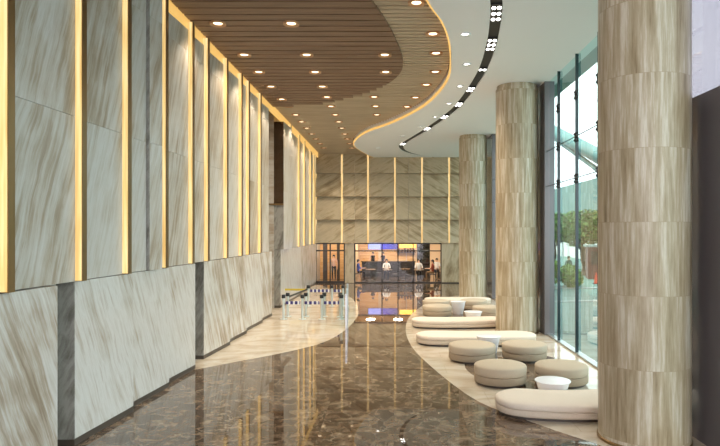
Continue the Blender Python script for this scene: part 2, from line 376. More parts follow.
# ------------------------------------------------------------------ back wall with shop front openings
mb = MB()
mb.box(-5.9,5.0,YB+.14,YB+.3,2.55,8.3); mb.box(-5.9,-4.93,YB,YB+.3,0,2.55)
wb_ = struct('wall_back', mb, M_backA)
strips = [-4.94,-3.26,-1.63,.06,1.75,3.45,5.0]
rows = [(2.51,3.95),(3.95,5.39),(5.39,6.83),(6.83,8.27)]
for i in range(6):
    x0, x1 = strips[i]+.06, strips[i+1]-.06
    halves = [(x0,x1)] if i not in (1,3) else [(x0,(x0+x1)/2-.006),((x0+x1)/2+.006,x1)]
    for (a,b) in halves:
        for (z0,z1) in rows:
            mb = MB()
            mb.add([(a,YB-.24,z0+.02),(b,YB-.24,z0+.02),(b,YB+.02,z1),(a,YB+.02,z1),(a,YB+.16,z0+.012),(b,YB+.16,z0+.012),(b,YB+.16,z1),(a,YB+.16,z1)],
                   [(0,1,2,3),(5,4,7,6),(0,4,5,1),(3,2,6,7),(0,3,7,4),(1,5,6,2)])
            struct('marble_panel', mb, M_backA if i < 3 else M_backB, wb_)
for i in range(6):
    x = strips[i] if i else strips[0]+.04
    mb = MB(); mb.box(x-.05,x+.05,YB-.03,YB+.14,2.51,8.05); struct('light_strip', mb, M_gold, wb_)
mb = MB(); mb.box(-3.07,-2.5,YB-.10,YB+.25,.02,2.51); struct('stone_pier', mb, M_pale, wb_)
mb = MB(); mb.box(2.98,5.0,YB-.10,YB+.25,.06,2.51); struct('stone_pier', mb, M_pale, wb_)
mb = MB(); mb.box(2.98,5.0,YB-.08,YB+.25,0,.06); mb.box(-3.07,-2.5,YB-.08,YB+.25,0,.03); struct('plinth', mb, M_plinth, wb_)

# ------------------------------------------------------------------ ceiling
gold_edge = catmull([(-1.2,-6),(-.9,4),(.0,9),(.68,12.08),(1.07,13.3),(1.35,14.6),(1.57,16.4),(1.68,18.3),(1.5,20.45),(1.01,22.9),(-.09,25.9),(-1.29,28.3),(-2.02,31.1),(-2.1,33.2),(-1.58,36.4),(-1.2,37.6)], False, 6)
dark_edge = catmull([(-3.4,-6),(-2.4,4),(-1.2,10),(-.53,12.4),(-.21,13.7),(.02,15.0),(.24,16.8),(.20,18.2),(-.2,19.6),(-.95,20.9),(-1.78,21.8),(-2.8,22.7),(-4.7,23.2)], False, 6)
slot = catmull([(-1.2,-6),(-.1,3),(.7,7),(1.66,10.6),(2.06,12.1),(2.26,13.4),(2.43,15),(2.55,17.1),(2.52,19.5),(2.36,22.2),(2.05,24.4),(1.40,27.7),(.50,31.7),(.42,33.4),(.75,35),(1.5,36.5),(2.6,37.6)], False, 6)
mb = MB(); mb.box(-5.9,5.2,-6,47,8.3,8.5)
ceil_ = struct('ceiling', mb, M_gap)
ys = [-6+i*.25 for i in range(int(43.6/.25)+1)]
def band(mb, fl, fr, z0, z1, ys=ys):
    rs = [[(fl(y),y,z0),(fr(y),y,z0),(fr(y),y,z1),(fl(y),y,z1)] for y in ys]
    mb.rings(rs)
HW = lambda y: .125
mb = MB(); band(mb, lambda y: interp(gold_edge,y), lambda y: interp(slot,y)-HW(y), ZW, 8.299); struct('white_soffit', mb, M_white, ceil_)
mb = MB(); band(mb, lambda y: interp(slot,y)+HW(y), lambda y: 5.1, ZW, 8.299); struct('white_soffit', mb, M_white, ceil_)
mb = MB(); band(mb, lambda y: interp(slot,y)-HW(y)+.001, lambda y: interp(slot,y)+HW(y)-.001, ZW+.035, 8.299); struct('track_slot', mb, M_black, ceil_)
mb = MB(); band(mb, lambda y: interp(gold_edge,y)-.05, lambda y: interp(gold_edge,y)-.012, ZW+.01, ZW+.10); struct('cove_light', mb, M_cove, ceil_)
mb = MB(); y = -6
while y < 23:
    xr = interp(dark_edge, y+.14)
    xs = interp(dark_edge, y+.31)
    if xr > -4.6: mb.hexa([(-4.68,y),(max(-4.6,interp(dark_edge,y)),y),(max(-4.6,xs),y+.31),(-4.68,y+.31)] if y < 19.5 else [(-4.68,y),(xr,y),(xr,y+.31),(-4.68,y+.31)], ZS, 8.25)
    y += .38
struct('walnut_slats', mb, M_walnut, ceil_)
mb = MB(); y = -6
while y < 37.5:
    xl = max(-4.68, interp(dark_edge, y+.08)-.3 if y < 23.1 else -4.68)
    xr = interp(gold_edge, y+.08)-.06
    if xr > xl: mb.box(xl, xr, y, y+.16, ZG, 8.22)
    y += .235
struct('oak_slats', mb, M_oak, ceil_)

# ------------------------------------------------------------------ glass facade
piers = [(8.2,9.95),(18.6,20.3),(28.6,30.3)]
bays = [(-6,8.2),(9.95,18.6),(20.3,28.6),(30.3,37.5)]
for i,(y0,y1) in enumerate(piers):
    mb = MB(); mb.box(4.67,4.98,y0,y1,0,5.3 if i == 0 else 8.0)
    wp = struct('wall_right' if i == 0 else 'wall_right', mb, M_pier, bevel=.008)
    if i == 0:
        mb = MB(); mb.box(4.70,4.72,y0,y1,5.3,7.87); struct('tinted_pane', mb, M_darkglass, wp)
        mb = MB(); mb.box(4.66,4.76,y0-.03,y0+.03,5.3,7.87); mb.box(4.66,4.76,y1-.03,y1+.03,5.3,7.87); struct('pane_frame', mb, M_bwin, wp)
for i,(y0,y1) in enumerate(bays):
    mb = MB(); mb.box(XG-.06,XG+.12,y0,y1,-.02,.05)
    wdw = struct('window_%d' % (i+1), mb, M_steel)
    cuts = [y1]; yy = y1-1.16
    while yy > y0+.5: cuts.append(yy); yy -= 1.72
    cuts = sorted(cuts+[y0]); n = len(cuts)-1
    for k in range(n):
        a, b = cuts[k], cuts[k+1]
        mb = MB(); mb.add([(XG+.02,a+.01,.05),(XG+.02,b-.01,.05),(XG+.02,b-.01,8.2),(XG+.02,a+.01,8.2)], [(0,1,2,3)]); struct('pane', mb, M_glass, wdw)
        if k:
            mb = MB(); mb.box(XG-.05,XG+.03,a-.017,a+.017,.05,8.2); struct('mullion', mb, M_mull, wdw)
            for z in (1.0,2.3,3.5,4.6,5.69,6.8) if i < 3 else ():
                if z < 4: continue
                mb = MB(); mb.blob((XG-.02,a,z),(.06,.06,.06),8,6)
                for sy in (-1,1):
                    for sz in (-1,1):
                        mb.tube([(XG-.03,a,z),(XG-.06,a+sy*.09,z+sz*.09)], .016, 6); mb.blob((XG-.02,a+sy*.10,z+sz*.10),(.03,.035,.035),8,6)
                struct('spider_fitting', mb, M_bwin, wdw, smooth=True)
    if i in (1,2):
        for z in (4.61,5.69):
            mb = MB(); mb.tube([(XG-.07,y0,z),(XG-.07,y1,z)], .012, 6); struct('tie_rod', mb, M_bwin, wdw, smooth=True)

# ------------------------------------------------------------------ stone columns
COLS = [(3.87,9.3,'largest beige stone column at the right edge, in front of the curved bench'),
        (3.95,19.3,'middle round beige stone column behind the taupe poufs and long ivory bench'),
        (3.84,29.2,'farthest and smallest round beige stone column, beyond the second seating group')]
col_base = col_shaft = None
for i,(x,y,lab) in enumerate(COLS):
    t = thing('stone_column', lab, 'column', (x,y,.003), i*1.3, 'round stone columns along the glass facade')
    mb = MB(); mb.lathe([(.69,0),(.69,.04),(.672,.05)], 72); mb.build('base_ring', M_bronze, t, smooth=True)
    mb = MB(); mb.lathe([(.672,.05),(.672,7.75),(.64,7.76),(.64,7.865)], 96); mb.build('shaft', M_col, t, smooth=True)

# ------------------------------------------------------------------ ceiling lamps
def lamp_proto(name, lens, ring, rr, power, warm):
    o = thing(name, 'x', 'ceiling light')
    mb = MB(); n = 24
    mb.rings([[(r*math.cos(2*PI*i/n), r*math.sin(2*PI*i/n), z) for i in range(n)] for r,z in ((rr,0.02),(rr,-.03),(rr*.96,-.03),(rr*.55,.004))], False, False)
    mb.build('trim_ring', ring, o, smooth=True)
    mb = MB(); mb.lathe([(rr*.56,.01),(rr*.56,.002)], 24); mb.build('lens', lens, o)
    ld = bpy.data.lights.new(name+'_beam', 'SPOT'); ld.energy = power; ld.spot_size = math.radians(125); ld.spot_blend = .6; ld.shadow_soft_size = .08
    ld.color = warm
    lo = bpy.data.objects.new('beam', ld); link(lo, o); lo.location = (0,0,-.05)
    return o
ORD = ['first','second','third','fourth','fifth','sixth','seventh','eighth','ninth','tenth','eleventh','twelfth','thirteenth','fourteenth','fifteenth']
protos = {}
def place_lamp(key, maker, loc, label, group):
    if key not in protos: o = protos[key] = maker()
    else: o = copy_tree(protos[key])
    o.location = loc; o['label'] = label; o['group'] = group
    return o
mk_w = lambda: lamp_proto('downlight', M_lampw, M_ring, .185, LAMP_W, (1,.84,.62))
mk_c = lambda: lamp_proto('downlight', M_lampc, M_ringw, .13, LAMP_W*.6, (1,.95,.88))
rows_d = [13.9,16.35,18.1,19.9]
for r,y in enumerate(rows_d):
    for c,(x,nm) in enumerate(((-4.08,'beside the marble wall'),(-2.38,'in the middle'),(-.25,'beside the curved edge'))):
        if x < interp(dark_edge,y)-.15:
            place_lamp('w', mk_w, (x,y,ZS-.012), 'downlight in the dark walnut slats %s, %s row back' % (nm, ORD[r]), 'downlights in the walnut slats')
place_lamp('w', mk_w, (-4.08,21.8,ZS-.012), 'downlight in the dark walnut slats beside the marble wall, last row', 'downlights in the walnut slats')
place_lamp('w', mk_w, (-2.4,21.45,ZS-.012), 'downlight in the walnut slats near their stepped far end, last row', 'downlights in the walnut slats')
for r,y in enumerate([12.8,14.8,16.4,18.3,19.9,21.8,23.4]):
    x = interp(gold_edge,y) - (.42 if r < 4 else .5)
    if y > 23: x = interp(gold_edge,y)-.35
    place_lamp('w', mk_w, (x,y,ZG-.012), 'downlight in oak slats just inside the golden curved edge, %s from front' % ORD[r], 'downlights along the golden edge')
for r,y in enumerate([21.7,23.3,25.0,26.6,28.2,29.9,31.5,33.2,34.9]):
    for x,nm in ((-4.1,'beside the marble wall'),(-2.45,'in the middle row'),(-.72,'in the right-hand row')):
        if y < 23.5 and x < -1 and y < 23: continue
        if x > interp(gold_edge,y)-.3: continue
        place_lamp('w', mk_w, (x,y,ZG-.012), 'downlight in the far oak slats %s, %s row back' % (nm, ORD[r]), 'downlights in the far oak slats')
for r,(px,py) in enumerate([(465.4,34),(466.5,64),(460,86),(449.2,103.4),(434.9,116.7),(420.5,126.7),(402.6,135.7),(378,148)]):
    y = 4.67*600/(232-py); x = (px-394)*y/600
    place_lamp('c', mk_c, (round(x,2),round(y,2),ZW-.003), 'small white downlight in the white soffit, %s from the front' % ORD[r], 'small downlights in the white soffit')
# spot clusters in the black slot
def track_spot(rows_, cols_):
    o = thing('track_spotlight', 'x', 'ceiling light')
    mb = MB(); mb.box(-.12,.12,-.17*rows_-.02,.17*rows_+.02,.0,.03); mb.build('housing', M_bwin, o, bevel=.004)
    for j in range(rows_):
        for i in range(cols_):
            cx = (i-(cols_-1)/2)*.115; cy = (j-(rows_-1)/2)*.34
            mb = MB(); mb.lathe([(.042,.0),(.042,-.004)], 16, (0,0))
            l = mb.build('lens', M_lampc, o); l.location = (cx,cy,0); l.scale = (1,1.9,1)
    return o
tp = {}
for r,(y,rw) in enumerate([(12.85,3),(15.0,3),(17.3,1),(19.7,2),(22.0,2),(24.4,2),(27.2,2),(31.9,2)]):
    if rw not in tp: o = tp[rw] = track_spot(rw, 2)
    else: o = copy_tree(tp[rw])
    dx = interp(slot,y+.3)-interp(slot,y-.3)
    o.location = (interp(slot,y),y,ZW+.004); o.rotation_euler = (0,0,-math.atan2(dx,.6))
    o['label'] = 'spotlight cluster in the black curved ceiling slot, %s from the front' % ORD[r]; o['group'] = 'spotlights in the black ceiling slot'

# ------------------------------------------------------------------ seating
def outline(center, hw, n=10):
    """rounded outline around a centre line (list of xy)"""
    pts = [Vector((a,b)) for a,b in center]; Lf=[]; Rt=[]
    nrm = []
    for i in range(len(pts)):
        t = (pts[min(i+1,len(pts)-1)]-pts[max(i-1,0)]).normalized(); nrm.append(Vector((-t.y,t.x)))
    out = []
    for p,nn in zip(pts,nrm): out.append(p-nn*hw)
    a0 = math.atan2(-nrm[-1].y,-nrm[-1].x)
    for k in range(1,n): a = a0+PI*k/n; out.append(pts[-1]+Vector((math.cos(a),math.sin(a)))*hw)
    for p,nn in zip(reversed(pts),reversed(nrm)): out.append(p+nn*hw)
    a0 = math.atan2(nrm[0].y,nrm[0].x)
    for k in range(1,n): a = a0+PI*k/n; out.append(pts[0]+Vector((math.cos(a),math.sin(a)))*hw)
    return out
def bench(label, loc, arc_c, r, a0, a1, hw, group):
    t = thing('curved_bench', label, 'bench', (*loc,.003), 0, group)
    ctr = []
    for k in range(17):
        a = math.radians(a0+(a1-a0)*k/16); ctr.append((arc_c[0]+r*math.cos(a)-loc[0], arc_c[1]+r*math.sin(a)-loc[1]))
    def ring(h, z): return [(p.x,p.y,z) for p in outline(ctr, h)]
    mb = MB(); mb.rings([ring(hw-.07,0),ring(hw-.07,.05)]); mb.build('plinth', M_plinth, t)
    mb = MB(); mb.rings([ring(hw-.03,.05),ring(hw-.008,.062),ring(hw,.08),ring(hw,.155),ring(hw-.012,.168),ring(hw-.04,.172)]); mb.build('base_band', M_bench2, t, smooth=True, angle=60)
    mb = MB(); mb.rings([ring(hw-.05,.17),ring(hw-.01,.176),ring(hw+.005,.19),ring(hw+.005,.255),ring(hw-.008,.272),ring(hw-.035,.285),ring(hw-.13,.297),ring(hw-.28,.305),ring(.06,.308)]); mb.build('seat_cushion', M_bench, t, smooth=True, angle=60)
    return t
bench('ivory curved low bench nearest the camera, reaching behind the largest column', (3.05,10.65), (3.13,13.1), 2.55, 252, 293, .535, 'low curved ivory benches')
bench('long ivory curved bench in front of the middle column, behind the taupe poufs', (2.3,17.1), (2.35,25.6), 8.45, 262, 278, .54, 'low curved ivory benches')
bench('ivory curved bench whose right end passes behind the middle column', (2.1,20.15), (1.95,25), 4.86, 259.5, 286, .47, 'low curved ivory benches')
bench('farthest ivory curved bench, in front of the smallest column', (2.8,26.4), (2.8,36.4), 10.0, 264.5, 275.5, .5, 'low curved ivory benches')
def pouf():
    t = thing('round_pouf', 'x', 'pouf'); R = .56
    mb = MB(); mb.lathe([(R-.07,0),(R-.07,.04)], 48); mb.build('plinth', M_plinth, t)
    mb = MB(); mb.lathe([(R-.04,.04),(R-.01,.048),(R,.065),(R,.175),(R-.01,.19),(R-.04,.194)], 64); mb.build('base_band', M_pouf2, t, smooth=True, angle=60)
    mb = MB(); mb.lathe([(R-.05,.193),(R-.008,.198),(R+.003,.215),(R+.003,.338),(R-.008,.357),(R-.032,.370),(R-.13,.384),(R-.32,.394),(.03,.398)], 64); mb.build('seat_cushion', M_pouf, t, smooth=True, angle=60)
    return t
P = [(2.25,12.72,.98,'taupe round pouf nearest the camera, left of the low white table'),
     (3.54,12.7,.98,'taupe round pouf directly behind the low white table, near the glass facade'),
     (1.95,15.0,1.04,'taupe round pouf beside the tall white table, left of the front seating group'),
     (3.28,15.1,.99,'taupe round pouf in front of the middle column, right of the tall table'),
     (1.64,22.9,.98,'taupe round pouf at the left end of the rear seating group'),
     (3.5,22.6,.98,'taupe round pouf of the rear group, half hidden by the middle column'),
     (1.72,24.6,.98,'far taupe pouf just visible behind the leftmost rear pouf'),
     (3.3,24.8,.98,'far taupe pouf in front of the smallest column, behind the tall rear table')]
p0 = None
for x,y,s,lab in P:
    o = p0 = pouf() if p0 is None else p0
    if o.get('used'): o = copy_tree(p0)
    p0['used'] = 1
    o.location = (x,y,.005); o.scale = (s,s,1.08); o['label'] = lab; o['group'] = 'round taupe poufs'
for o in bpy.data.objects:
    if 'used' in o: del o['used']
def side_table(label, loc, h, r, group):
    t = thing('side_table', label, 'side table', loc, 0, group)
    mb = MB(); mb.lathe([(r*.62,0),(r*.64,.01),(r*.93,h-.03)], 48); mb.build('body', M_table, t, smooth=True)
    mb = MB(); mb.lathe([(r*.93,h-.03),(r*.985,h-.024),(r,h-.012),(r*.985,h-.002),(r*.95,h)], 48); mb.build('tabletop', M_table, t, smooth=True)
side_table('low white tapered table in front of the right taupe pouf, behind the nearest bench', (3.04,11.5,.005), .36, .34, 'white tapered side tables')
side_table('taller white tapered table between the two rear poufs of the front group', (2.50,15.86,.005), .46, .33, 'white tapered side tables')
side_table('taller white tapered table beside the left pouf of the rear group', (2.50,23.4,.005), .50, .30, 'white tapered side tables')
side_table('low white tapered table of the rear group, just behind the ivory bench', (2.85,21.6,.003), .34, .33, 'white tapered side tables')

# ------------------------------------------------------------------ queue barrier with posts, belts, glass
M_post = mat('brushed_post', S(196,204,204), .35, metal=.3)
M_head = mat('black_post_head', S(22,22,26), .4)
M_yellow = mat('yellow_belt', S(196,176,60), .6)
M_bblack = mat('black_belt', S(52,48,44), .6)
def belt_mat():
    m = mat('blue_white_belt', S(225,225,232), .6); b = m.node_tree.nodes['Principled BSDF']
    tc = N(m, 'ShaderNodeTexCoord'); sx = N(m, 'ShaderNodeSeparateXYZ'); L(m, tc.outputs['Object'], sx.inputs[0])
    f = math_n(m, 'LESS_THAN', math_n(m, 'FRACT', math_n(m, 'MULTIPLY', sx.outputs[0], 6.0)), .6)
    mx = N(m, 'ShaderNodeMix', data_type='RGBA'); L(m, f, mx.inputs['Factor']); mx.inputs[6].default_value = (*S(228,228,235),1); mx.inputs[7].default_value = (*S(44,40,110),1)
    L(m, mx.outputs[2], b.inputs['Base Color']); return m
M_belt = belt_mat()
def post():
    t = thing('barrier_post', 'x', 'barrier post')
    mb = MB(); mb.lathe([(.14,0),(.14,.012),(.05,.022),(.045,.03)], 24); mb.build('base', M_post, t, smooth=True)
    mb = MB(); mb.lathe([(.045,.02),(.045,.78)], 16); mb.build('pole', M_post, t, smooth=True)
    mb = MB(); mb.lathe([(.07,.77),(.075,.79),(.075,.88),(.065,.9),(.03,.905)], 16); mb.build('belt_head', M_head, t, smooth=True)
    return t
posts = [(-4.05,22.0,'leftmost post of the front barrier row, by the marble wall'),(-3.36,22.0,'second post from left in the front barrier row'),
         (-2.65,22.0,'third post from left in the front barrier row'),(-1.93,22.0,'rightmost front barrier post, beside the aqua glass screen'),
         (-4.02,22.7,'rear companion of the leftmost front barrier post'),(-3.34,22.7,'rear companion of the second front barrier post'),
         (-2.64,22.7,'rear companion of the third front barrier post'),(-2.02,22.6,'rear companion of the rightmost front barrier post'),
         (-3.70,25.9,'left post of the rear barrier row, holding the yellow belt'),(-2.68,25.9,'middle post of the rear barrier row'),(-2.2,25.9,'right post of the rear barrier row, by the glass screen')]
q0 = None
for k,(x,y,lab) in enumerate(posts):
    if k == 0: o = q0 = post()
    else: o = copy_tree(q0)
    o.location = (x,y,.003); o['label'] = lab; o['group'] = 'barrier posts of the queue area'
def belt(label, a, b, m, z0, z1, group='barrier belts between the posts'):
    a = Vector(a); b = Vector(b); d = (b-a); ln = d.length; dn = d.normalized(); nn = Vector((-dn.y,dn.x))*.006
    mb = MB(); mb.hexa([(-nn.x,-nn.y),(d.x-nn.x,d.y-nn.y),(d.x+nn.x,d.y+nn.y),(nn.x,nn.y)], z0, z1)
    o = mb.build('barrier_belt', m); o.location = (a.x,a.y,0)
    props(o, label, 'barrier belt', group, 'thing')
for i,nm in ((0,'left'),(1,'middle'),(2,'right')):
    belt('blue and white checked belt in the front barrier row, %s span' % nm, (posts[i][0]+.08,22.0), (posts[i+1][0]-.08,22.0), M_belt, .55, .66)
belt('blue and white checked belt in the rear barrier row, left span', (-3.62,25.9), (-2.76,25.9), M_belt, .60, .72)
belt('blue and white checked belt in the rear barrier row, right span', (-2.6,25.9), (-2.28,25.9), M_belt, .60, .72)
belt('yellow belt from the rear left post to the marble wall', (-4.72,25.96), (-3.79,25.92), M_yellow, .67, .75)
belt('dark belt running back from the front left post to the rear left post', (-4.01,22.79), (-3.72,25.81), M_bblack, .70, .77)
t = thing('glass_screen', 'aqua glass screen standing at the right end of the queue barrier', 'glass screen', (-1.58,19.9,.003))
for k in range(3):
    a, b = (-.13*k*1.0, k*1.95), (-.13*(k+1), (k+1)*1.95-.06)
    mb = MB(); mb.hexa([(a[0]-.01,a[1]),(a[0]+.01,a[1]),(b[0]+.01,b[1]),(b[0]-.01,b[1])], .06, 1.12); mb.build('pane', M_barrier, t)
    mb = MB(); mb.box(a[0]-.035,a[0]+.035,a[1]-.06,a[1]-.005,0,1.15); mb.build('upright', M_steel, t, bevel=.006)
mb = MB(); mb.hexa([(-.04,0),(.04,0),(-.35,5.79),(-.43,5.79)], 0, .06); mb.build('base_rail', M_steel, t)

# ------------------------------------------------------------------ shop front and doors
mb = MB()
for x in (-4.89,-4.0,-3.11): mb.box(x-.04,x+.04,YB,YB+.1,0,2.5)
mb.box(-4.89,-3.11,YB,YB+.1,2.43,2.51); mb.box(-4.89,-3.11,YB,YB+.1,1.99,2.07); mb.box(-4.89,-3.11,YB,YB+.1,0,.12)
dr = struct('door_1', mb, M_bwin)
for a,b in ((-4.85,-4.04),(-3.96,-3.15)):
    for z0,z1 in ((.12,1.99),(2.07,2.43)):
        mb = MB(); mb.add([(a,YB+.05,z0),(b,YB+.05,z0),(b,YB+.05,z1),(a,YB+.05,z1)],[(0,1,2,3)]); struct('pane', mb, M_shopglass, dr)
for x in (-4.09,-3.91):
    mb = MB(); mb.tube([(x,YB-.04,.8),(x,YB-.04,1.3)], .015, 8); struct('door_handle', mb, M_steel, dr)
mb = MB()
sx_ = [-2.46,-.75,.25,1.2,2.95]
for x in sx_: mb.box(x-.035,x+.035,YB,YB+.1,0,2.5)
mb.box(-2.46,2.95,YB,YB+.1,2.44,2.51); mb.box(-2.46,2.95,YB,YB+.1,1.98,2.05); mb.box(-2.46,2.95,YB,YB+.1,0,.07)
sf = struct('window_5', mb, M_bwin)
for a,b in zip(sx_,sx_[1:]):
    for z0,z1 in ((.07,1.98),(2.05,2.44)):
        mb = MB(); mb.add([(a+.035,YB+.05,z0),(b-.035,YB+.05,z0),(b-.035,YB+.05,z1),(a+.035,YB+.05,z1)],[(0,1,2,3)]); struct('pane', mb, M_shopglass, sf)
# rooms behind
M_amber = wood('amber_wall_panel', S(206,156,98), S(228,186,130))
M_cream = mat('cream_wall', S(226,200,170), .8)
mb = MB(); mb.box(-6,5.2,46,46.2,0,3.3); cw = struct('wall_cafe', mb, M_cream)
mb = MB()
mb.box(-2.9,-2.7,YB+.3,46,0,3.3); mb.box(4.3,4.5,YB+.3,46,0,3.3); mb.box(-5.6,-5.4,YB+.3,46,0,3.3); struct('wall_partition', mb, M_cream)
mb = MB(); mb.box(-6,5.2,YB+.3,46.2,3.2,3.35); struct('ceiling_cafe', mb, M_cream)
for x0,x1,nm in ((-5.35,-4.85,0),(-4.55,-3.9,0),(-3.7,-2.95,0),(-2.65,-1.2,1),(-.9,.9,1),(1.0,1.55,1)):
    mb = MB(); mb.box(x0,x1,(41.0 if not nm else 45.9),(41.06 if not nm else 45.99),0,3.1); struct('amber_panel', mb, M_amber, cw)
mb = MB(); mb.box(-4.85,-4.55,40.98,41.05,0,3.1); mb.box(-3.9,-3.7,40.98,41.05,0,3.1); struct('dark_panel', mb, mat('dark_panel', S(60,48,40), .4), cw)
M_clamp = mat('cafe_lamp', (1,1,1), .4, emit=(1,.66,.32), es=.8)
for k,(x,y) in enumerate([(-4.1,39.2),(-1.7,39.5),(.3,39.5),(2.2,39.5),(-1.7,43.6),(.3,43.6),(2.8,43.6)]):
    t = thing('ceiling_panel_light', 'square warm ceiling light inside the %s' % ('lift lobby behind the left door' if k == 0 else 'cafe behind the shop front'), 'ceiling light', (x,y,3.2), 0, 'warm ceiling lights of the rooms behind' if k else None)
    mb = MB(); mb.box(-.33,.33,-.33,.33,-.03,0); mb.build('frame', M_bwin, t)
    mb = MB(); mb.box(-.3,.3,-.3,.3,-.04,-.031); mb.build('diffuser', M_clamp, t)
    ld = bpy.data.lights.new('cafe_glow','AREA'); ld.energy = 38; ld.size = .6; ld.color = (1,.88,.70)
    lo = bpy.data.objects.new('glow', ld); link(lo, t); lo.location = (0,0,-.06)
# cafe furniture
M_counter = mat('dark_counter', S(44,36,32), .4); M_ctop = mat('counter_top', S(84,74,66), .25)
t = thing('service_counter', 'long dark service counter in the cafe behind the glass front', 'counter', (-.2,43.2,0))
mb = MB(); mb.box(-2.1,1.7,-.35,.35,0,1.05); mb.build('body', M_counter, t, bevel=.01)
mb = MB(); mb.box(-2.15,1.75,-.4,.4,1.05,1.1); mb.build('worktop', M_ctop, t, bevel=.01)
t = thing('display_cabinet', 'tall dark display cabinet at the right end of the cafe counter', 'cabinet', (2.1,42.6,0))
mb = MB(); mb.box(-.45,.45,-.02,.35,0,2.75); mb.build('carcass', M_counter, t, bevel=.01)
for z in (.9,1.35,1.8,2.2):
    mb = MB(); mb.box(-.40,.40,-.25,-.02,z,z+.03); mb.build('shelf', M_ctop, t)
mb = MB(); mb.box(-.42,.42,-.27,-.26,.85,2.6); mb.build('glass_front', M_darkglass, t)
def screen_mat():
    m = mat('lit_blue_screen', (0.02,.02,.05), .3); b = m.node_tree.nodes['Principled BSDF']
    tc = N(m,'ShaderNodeTexCoord'); sx = N(m,'ShaderNodeSeparateXYZ'); L(m, tc.outputs['Object'], sx.inputs[0])
    r = ramp(m, [(0, S(150,160,250)), (.40, S(160,165,250)), (.44, S(40,40,190)), (.8, S(30,30,150)), (1, S(70,50,120))])
    L(m, math_n(m,'MULTIPLY', math_n(m,'ADD', sx.outputs[0], 1.0), .5), r.inputs['Fac']); L(m, r.outputs['Color'], b.inputs['Emission Color']); b.inputs['Emission Strength'].default_value = .8
    return m
t = thing('wall_screen', 'wide lit blue and lilac screen hanging above the cafe counter', 'screen', (-.75,41.0,2.02))
mb = MB(); mb.box(-1.03,1.03,0,.08,-.02,.46); mb.build('frame', M_bwin, t)
mb = MB(); mb.box(-1.0,1.0,-.012,-.002,0,.44); mb.build('display', screen_mat(), t)
mb = MB(); mb.box(-.8,-.77,.03,.05,.46,1.18); mb.box(.77,.8,.03,.05,.46,1.18); mb.build('hanger', M_bwin, t)
t = thing('light_box', 'yellow lit menu box hanging beside the blue screen', 'light box', (.95,41.0,2.08))
mb = MB(); mb.box(-.6,.6,0,.08,0,.4); mb.build('case', M_bwin, t)
mb = MB(); mb.box(-.57,.57,-.012,-.002,.03,.37); mb.build('face', mat('yellow_light_box', S(230,180,60), .4, emit=S(250,190,70), es=.9), t)
mb = MB(); mb.box(-.5,-.47,.03,.05,.4,1.12); mb.box(.47,.5,.03,.05,.4,1.12); mb.build('hanger', M_bwin, t)
t = thing('wall_shelf', 'dark wall shelf with jars on the amber cafe wall', 'shelf', (.95,45.85,1.62))
mb = MB(); mb.box(-.75,.75,-.28,.04,0,.04); mb.build('board', M_counter, t, bevel=.004)
mb = MB(); mb.box(-.6,-.56,-.2,.04,-.16,0); mb.box(.56,.6,-.2,.04,-.16,0); mb.build('bracket', M_counter, t)
j0 = None
for k,hh in enumerate((1,.8,1.2,.9,1.1,.8)):
    if j0 is None:
        o = j0 = thing('storage_jar', 'x', 'jar')
        mb = MB(); mb.lathe([(.07,0),(.08,.02),(.08,.2),(.06,.23)], 16); mb.build('body', mat('brown_jar', S(96,58,34), .3), o, smooth=True)
        mb = MB(); mb.lathe([(.062,.23),(.062,.26),(.03,.27)], 16); mb.build('lid', M_bwin, o, smooth=True)
    else: o = copy_tree(j0)
    o.location = (.4+k*.22,45.72,1.66); o.scale = (1,1,hh); o['label'] = 'brown jar on the cafe wall shelf, %s from the left' % ORD[k]; o['group'] = 'jars on the cafe wall shelf'
M_chair = mat('dark_chair_shell', S(40,36,36), .5); M_ttop = mat('cafe_table_top', S(120,92,64), .35)
def chair():
    t = thing('cafe_chair','x','chair')
    mb = MB(); mb.box(-.22,.22,-.22,.22,.42,.46); mb.build('seat', M_chair, t, bevel=.012)
    mb = MB(); mb.hexa([(-.21,.19),(.21,.19),(.21,.22),(-.21,.22)], .46, .86, [(-.19,.25),(.19,.25),(.19,.28),(-.19,.28)]); mb.build('backrest', M_chair, t, bevel=.01)
    for a in (-.19,.19):
        for b in (-.19,.19):
            mb = MB(); mb.tube([(a*1.1,b*1.1,0),(a,b,.43)], .014, 6); mb.build('leg', M_bwin, t)
    return t
def cafe_table(label, x, y):
    t = thing('cafe_table', label, 'table', (x,y,0), 0, 'small cafe tables')
    mb = MB(); mb.lathe([(.34,.71),(.35,.72),(.35,.735),(.34,.74)], 24); mb.build('tabletop', M_ttop, t)
    mb = MB(); mb.lathe([(.035,.02),(.035,.71)], 10); mb.build('pedestal', M_bwin, t)
    mb = MB(); mb.lathe([(.22,0),(.22,.015),(.04,.03)], 20); mb.build('base', M_bwin, t)
tabs = [(-1.55,39.7,'small round cafe table by the left end of the shop front'),(-.45,39.25,'small round cafe table behind the second glass pane'),
        (.75,40.1,'small round cafe table behind the narrow middle pane'),(1.6,39.2,'small round cafe table in front of the tall display cabinet'),(2.95,40.35,'small round cafe table at the right end of the shop front')]
for x,y,l in tabs: cafe_table(l,x,y)
chairs_ = [(-2.38,39.7,PI/2,'chair under the person in blue by the left cafe table'),(-.98,40.6,-PI/2,'empty dark chair right of the left cafe table'),
           (-.5,40.15,0,'chair under the person in white behind the second pane'),(.12,39.25,-PI/2,'empty dark chair right of the second pane table'),
           (.75,40.75,0,'empty dark chair behind the middle pane table'),(.95,39.15,PI*.5,'empty dark chair left of the display cabinet table'),
           (1.65,40.15,0,'chair under the person in white by the display cabinet'),(2.55,39.2,-PI/2,'chair under the person in rust top by the right pane'),
           (2.95,41.35,0,'chair under the person in white shirt at the right end')]
c0 = None
